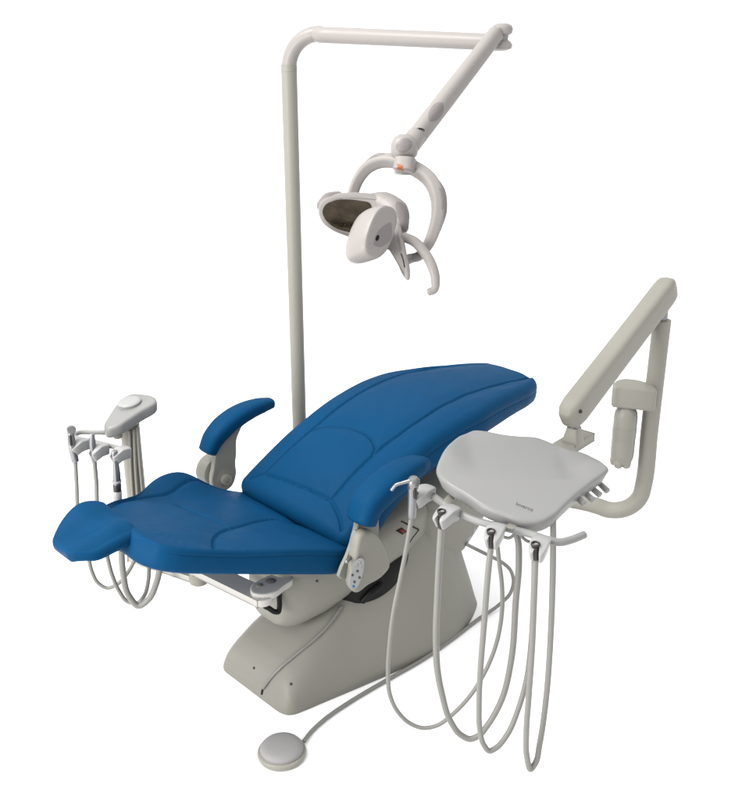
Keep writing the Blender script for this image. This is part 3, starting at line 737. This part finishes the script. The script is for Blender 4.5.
# three handpiece hoses with connectors
def handpiece(cx, cy, pts, back, r, lab):
    p = atz(cx, cy, hz-.005); d = p.y
    t = thing('handpiece_hose', lab, 'handpiece hose', p, GR)
    x0, y0 = pts[0]
    cn = obj('connector', tube([aty(cx, cy-1, d), aty(cx, cy+7, d), aty(x0, y0, d)], [.0098, .0098, .0088], n=16, smooth=2, capr=.15), 'darkmetal', t)
    obj('collar', lathe([(.0095, 0), (.0112, .002), (.0112, .006), (.0098, .0075), (.0078, .006), (.007, -.004), (0, -.004)], aty(cx, cy-1.5, d), UP, 24), 'darkmetal', cn)
    obj('hose', tube([aty(x0, y0-1, d)]+path_d(pts[1:], d, d+back), r, n=12, smooth=6), 'hose', t)
handpiece(441.5, 514, [(441.3, 528), (439.5, 555), (437.5, 595), (436, 640), (437.5, 670), (442, 694), (451, 722), (461, 735), (470, 739), (479, 735.5), (487, 726), (502, 699), (511, 662), (516, 600), (519, 560), (518, 540), (514, 528), (511, 515)], .12, .0088, 'thickest handpiece hose, in the second holder from the chair on the right tray')
handpiece(491, 534, [(491, 547), (488, 575), (484.5, 620), (480.5, 670), (479, 705), (480, 730), (484, 745), (489.5, 751), (496, 748), (507, 735), (518, 710), (526, 682), (531, 645), (533.5, 600), (534.5, 560), (533.5, 515)], .12, .0077, 'handpiece hose in the third holder from the chair, below the printed tray lettering')
handpiece(535.5, 547, [(535.5, 559), (534, 600), (532, 650), (528.5, 700), (526.3, 735), (527, 757), (531, 769), (535.5, 763), (539.5, 745), (546, 700), (550.5, 640), (552.5, 590), (553.3, 545), (553.3, 517)], .15, .0080, 'handpiece hose in the outermost holder, its narrow loop hanging lowest of all')
# left hand instruments
GL = 'instruments hanging on the small stand on the left'
dA = atz(72, 446, zBar).y
h1 = aty(72, 446, dA)
ls = thing('air_water_syringe', 'grey syringe with a round head hanging at the left end of the small stand', 'syringe', h1, GL)
b = obj('syringe_body', tube([aty(70.5, 432, dA), aty(72, 446, dA-.01), aty(75.2, 461, dA-.01)], [.0095, .0115, .011], n=16, smooth=4, capr=.3), 'metal', ls)
obj('syringe_head', lathe([(.006, -.008), (.011, -.0075), (.0135, -.003), (.0135, .003), (.011, .0075), (.006, .008)], aty(71.2, 429.8, dA), Vector((.35, -1, .2)), 22), 'metal', b)
obj('trigger', tube([aty(70, 436, dA-.014), aty(71.2, 445, dA-.02)], .0045, n=10, smooth=1), 'darkmetal', b)
obj('hose', tube(path_d([(75.2, 461), (76.5, 485), (77.5, 510), (81, 535), (88, 556), (92, 572), (98, 583), (107, 588), (116, 585), (126, 575), (134, 561), (139, 545), (141, 525)], dA-.01, dA+.02), .0062, n=10, smooth=6), 'hose', ls)
dB = atz(93, 451, zBar).y
se = thing('saliva_ejector', 'thin grey saliva ejector standing in the middle holder of the small stand', 'suction tip', aty(93, 451, dB), GL)
b = obj('valve_body', tube([aty(92, 434, dB), aty(92.3, 443, dB), aty(93.5, 456, dB)], [.007, .0095, .009], n=14, smooth=3, capr=.3), 'metal', se)
obj('valve_tip', tube([aty(93.2, 455, dB), aty(94.5, 463, dB)], [.011, .0065], n=14, smooth=1, capr=.2), 'tray', se)
obj('hose', tube(path_d([(94.3, 461), (96, 480), (97.5, 510), (102, 535), (107, 556), (112, 575), (119, 591), (128, 602), (137, 603), (144, 596), (148, 582), (149, 563), (149, 540)], dB, dB+.03), .0066, n=10, smooth=6), 'hose', se)
dC = atz(114, 456, zBar).y
hv = thing('suction_valve', 'grey suction valve with a pale sleeve and thick hose, next to the stand post', 'suction valve', aty(114, 456, dC), GL)
b = obj('valve_body', tube([aty(114, 451, dC), aty(115.5, 462, dC), aty(116.5, 474, dC), aty(117, 486, dC)], [.0085, .0085, .011, .0115], n=16, smooth=4, capr=.2), 'metal', hv)
obj('valve_ring', lathe([(.0115, -.003), (.0135, -.002), (.0135, .003), (.0115, .004)], aty(116.8, 481.5, dC), UP, 20), 'white', b)
obj('valve_neck', tube([aty(117, 484, dC), aty(117.3, 491, dC)], .0118, n=16, smooth=1, capr=.2), 'darkmetal', b)
obj('sleeve', tube([aty(117.3, 491, dC), aty(117.8, 506, dC)], .0128, n=16, smooth=1, capr=.2), 'white', hv)
obj('hose', tube(path_d([(117.8, 503), (119, 525), (121, 549), (123, 573), (129, 596), (138.5, 606), (148, 600), (156, 584), (160, 566), (161, 545)], dC, dC+.03), .0098, n=14, smooth=6), 'hose', hv)

# ================================================================== FOOT CONTROL
pc = atz(282, 755, 0)
ft = thing('foot_pedal', 'round grey foot pedal on the floor in front of the pedestal', 'foot pedal', pc)
obj('pedal_rim', lathe([(0, 0.001), (.064, .001), (.0685, .004), (.070, .010), (.0685, .016), (.064, .019), (0, .019)], pc, UP, 60), 'bottle', ft)
obj('pedal_disc', lathe([(.0605, .019), (.0612, .023), (.0605, .028), (.057, .0325), (.046, .036), (.03, .038), (0, .039)], pc, UP, 60), 'pedal', ft)
ftp = [atz(304, 741, .012), atz(311, 732, .008), atz(325, 719, .008), atz(345, 705, .008), atz(385, 681, .008), atz(425, 658, .008), atz(455, 637, .008), atz(480, 618, .010), atz(500, 604, .03), atz(510.5, 593, .065), atz(513.5, 582, .10), atz(511, 571, .14), atz(503, 563, .175), atz(490, 556, .21), atz(478, 550, .235), atw(466, 544, .255)]
obj('hose', tube(ftp, .0062, n=12, smooth=6), 'hose', ft)

# ================================================================== CAMERA, LIGHT, RENDER
cam = bpy.data.cameras.new('camera'); co = bpy.data.objects.new('camera', cam); COL.objects.link(co)
cam.sensor_fit = 'VERTICAL'; cam.sensor_height = 24; cam.lens = FOC/800*24
co.location = EYE; co.rotation_euler = (math.pi/2-PITCH, 0, 0); cam.clip_end = 5000
SC.camera = co

w = bpy.data.worlds.new('World'); SC.world = w; w.use_nodes = True
nt = w.node_tree; bg = nt.nodes['Background']
tc = nt.nodes.new('ShaderNodeTexCoord'); sx = nt.nodes.new('ShaderNodeSeparateXYZ'); nt.links.new(tc.outputs['Generated'], sx.inputs['Vector'])
rp = nt.nodes.new('ShaderNodeValToRGB'); nt.links.new(sx.outputs['Z'], rp.inputs['Fac'])
rp.color_ramp.elements[0].position = 0; rp.color_ramp.elements[0].color = (.16, .16, .17, 1)
e_ = rp.color_ramp.elements.new(.09); e_.color = (.20, .20, .21, 1)
rp.color_ramp.elements[0].color = (.43, .43, .43, 1)
rp.color_ramp.elements[2].position = .75; rp.color_ramp.elements[2].color = (1, 1, 1, 1)
nt.links.new(rp.outputs['Color'], bg.inputs['Color']); bg.inputs['Strength'].default_value = 1.75/KEY
def area(name, loc, to, size, power, col=(1, 1, 1)):
    l = bpy.data.lights.new(name, 'AREA'); l.shape = 'DISK'; l.size = size; l.energy = power; l.color = col
    o = bpy.data.objects.new(name, l); COL.objects.link(o); o.location = loc
    o.rotation_euler = (Vector(to)-Vector(loc)).to_track_quat('-Z', 'Y').to_euler(); return o
area('softbox', (-2.4, 2.2, 4.2), (0, 2.9, .5), 2.2, 170/KEY, (1, .99, .972))
area('added_side_fill', (-3.4, -.2, 1.3), (0, 2.7, .6), 1.8, 150/KEY, (1, .985, .965))  # added low lamp that brightens the swing plate and pedestal front
SC.view_settings.view_transform = 'Standard'; SC.view_settings.look = 'None'
SC.view_settings.exposure = 0; SC.view_settings.gamma = 1
SC.render.engine = 'CYCLES'
SC.cycles.max_bounces = 6
SC.render.resolution_x, SC.render.resolution_y = 950, 1024
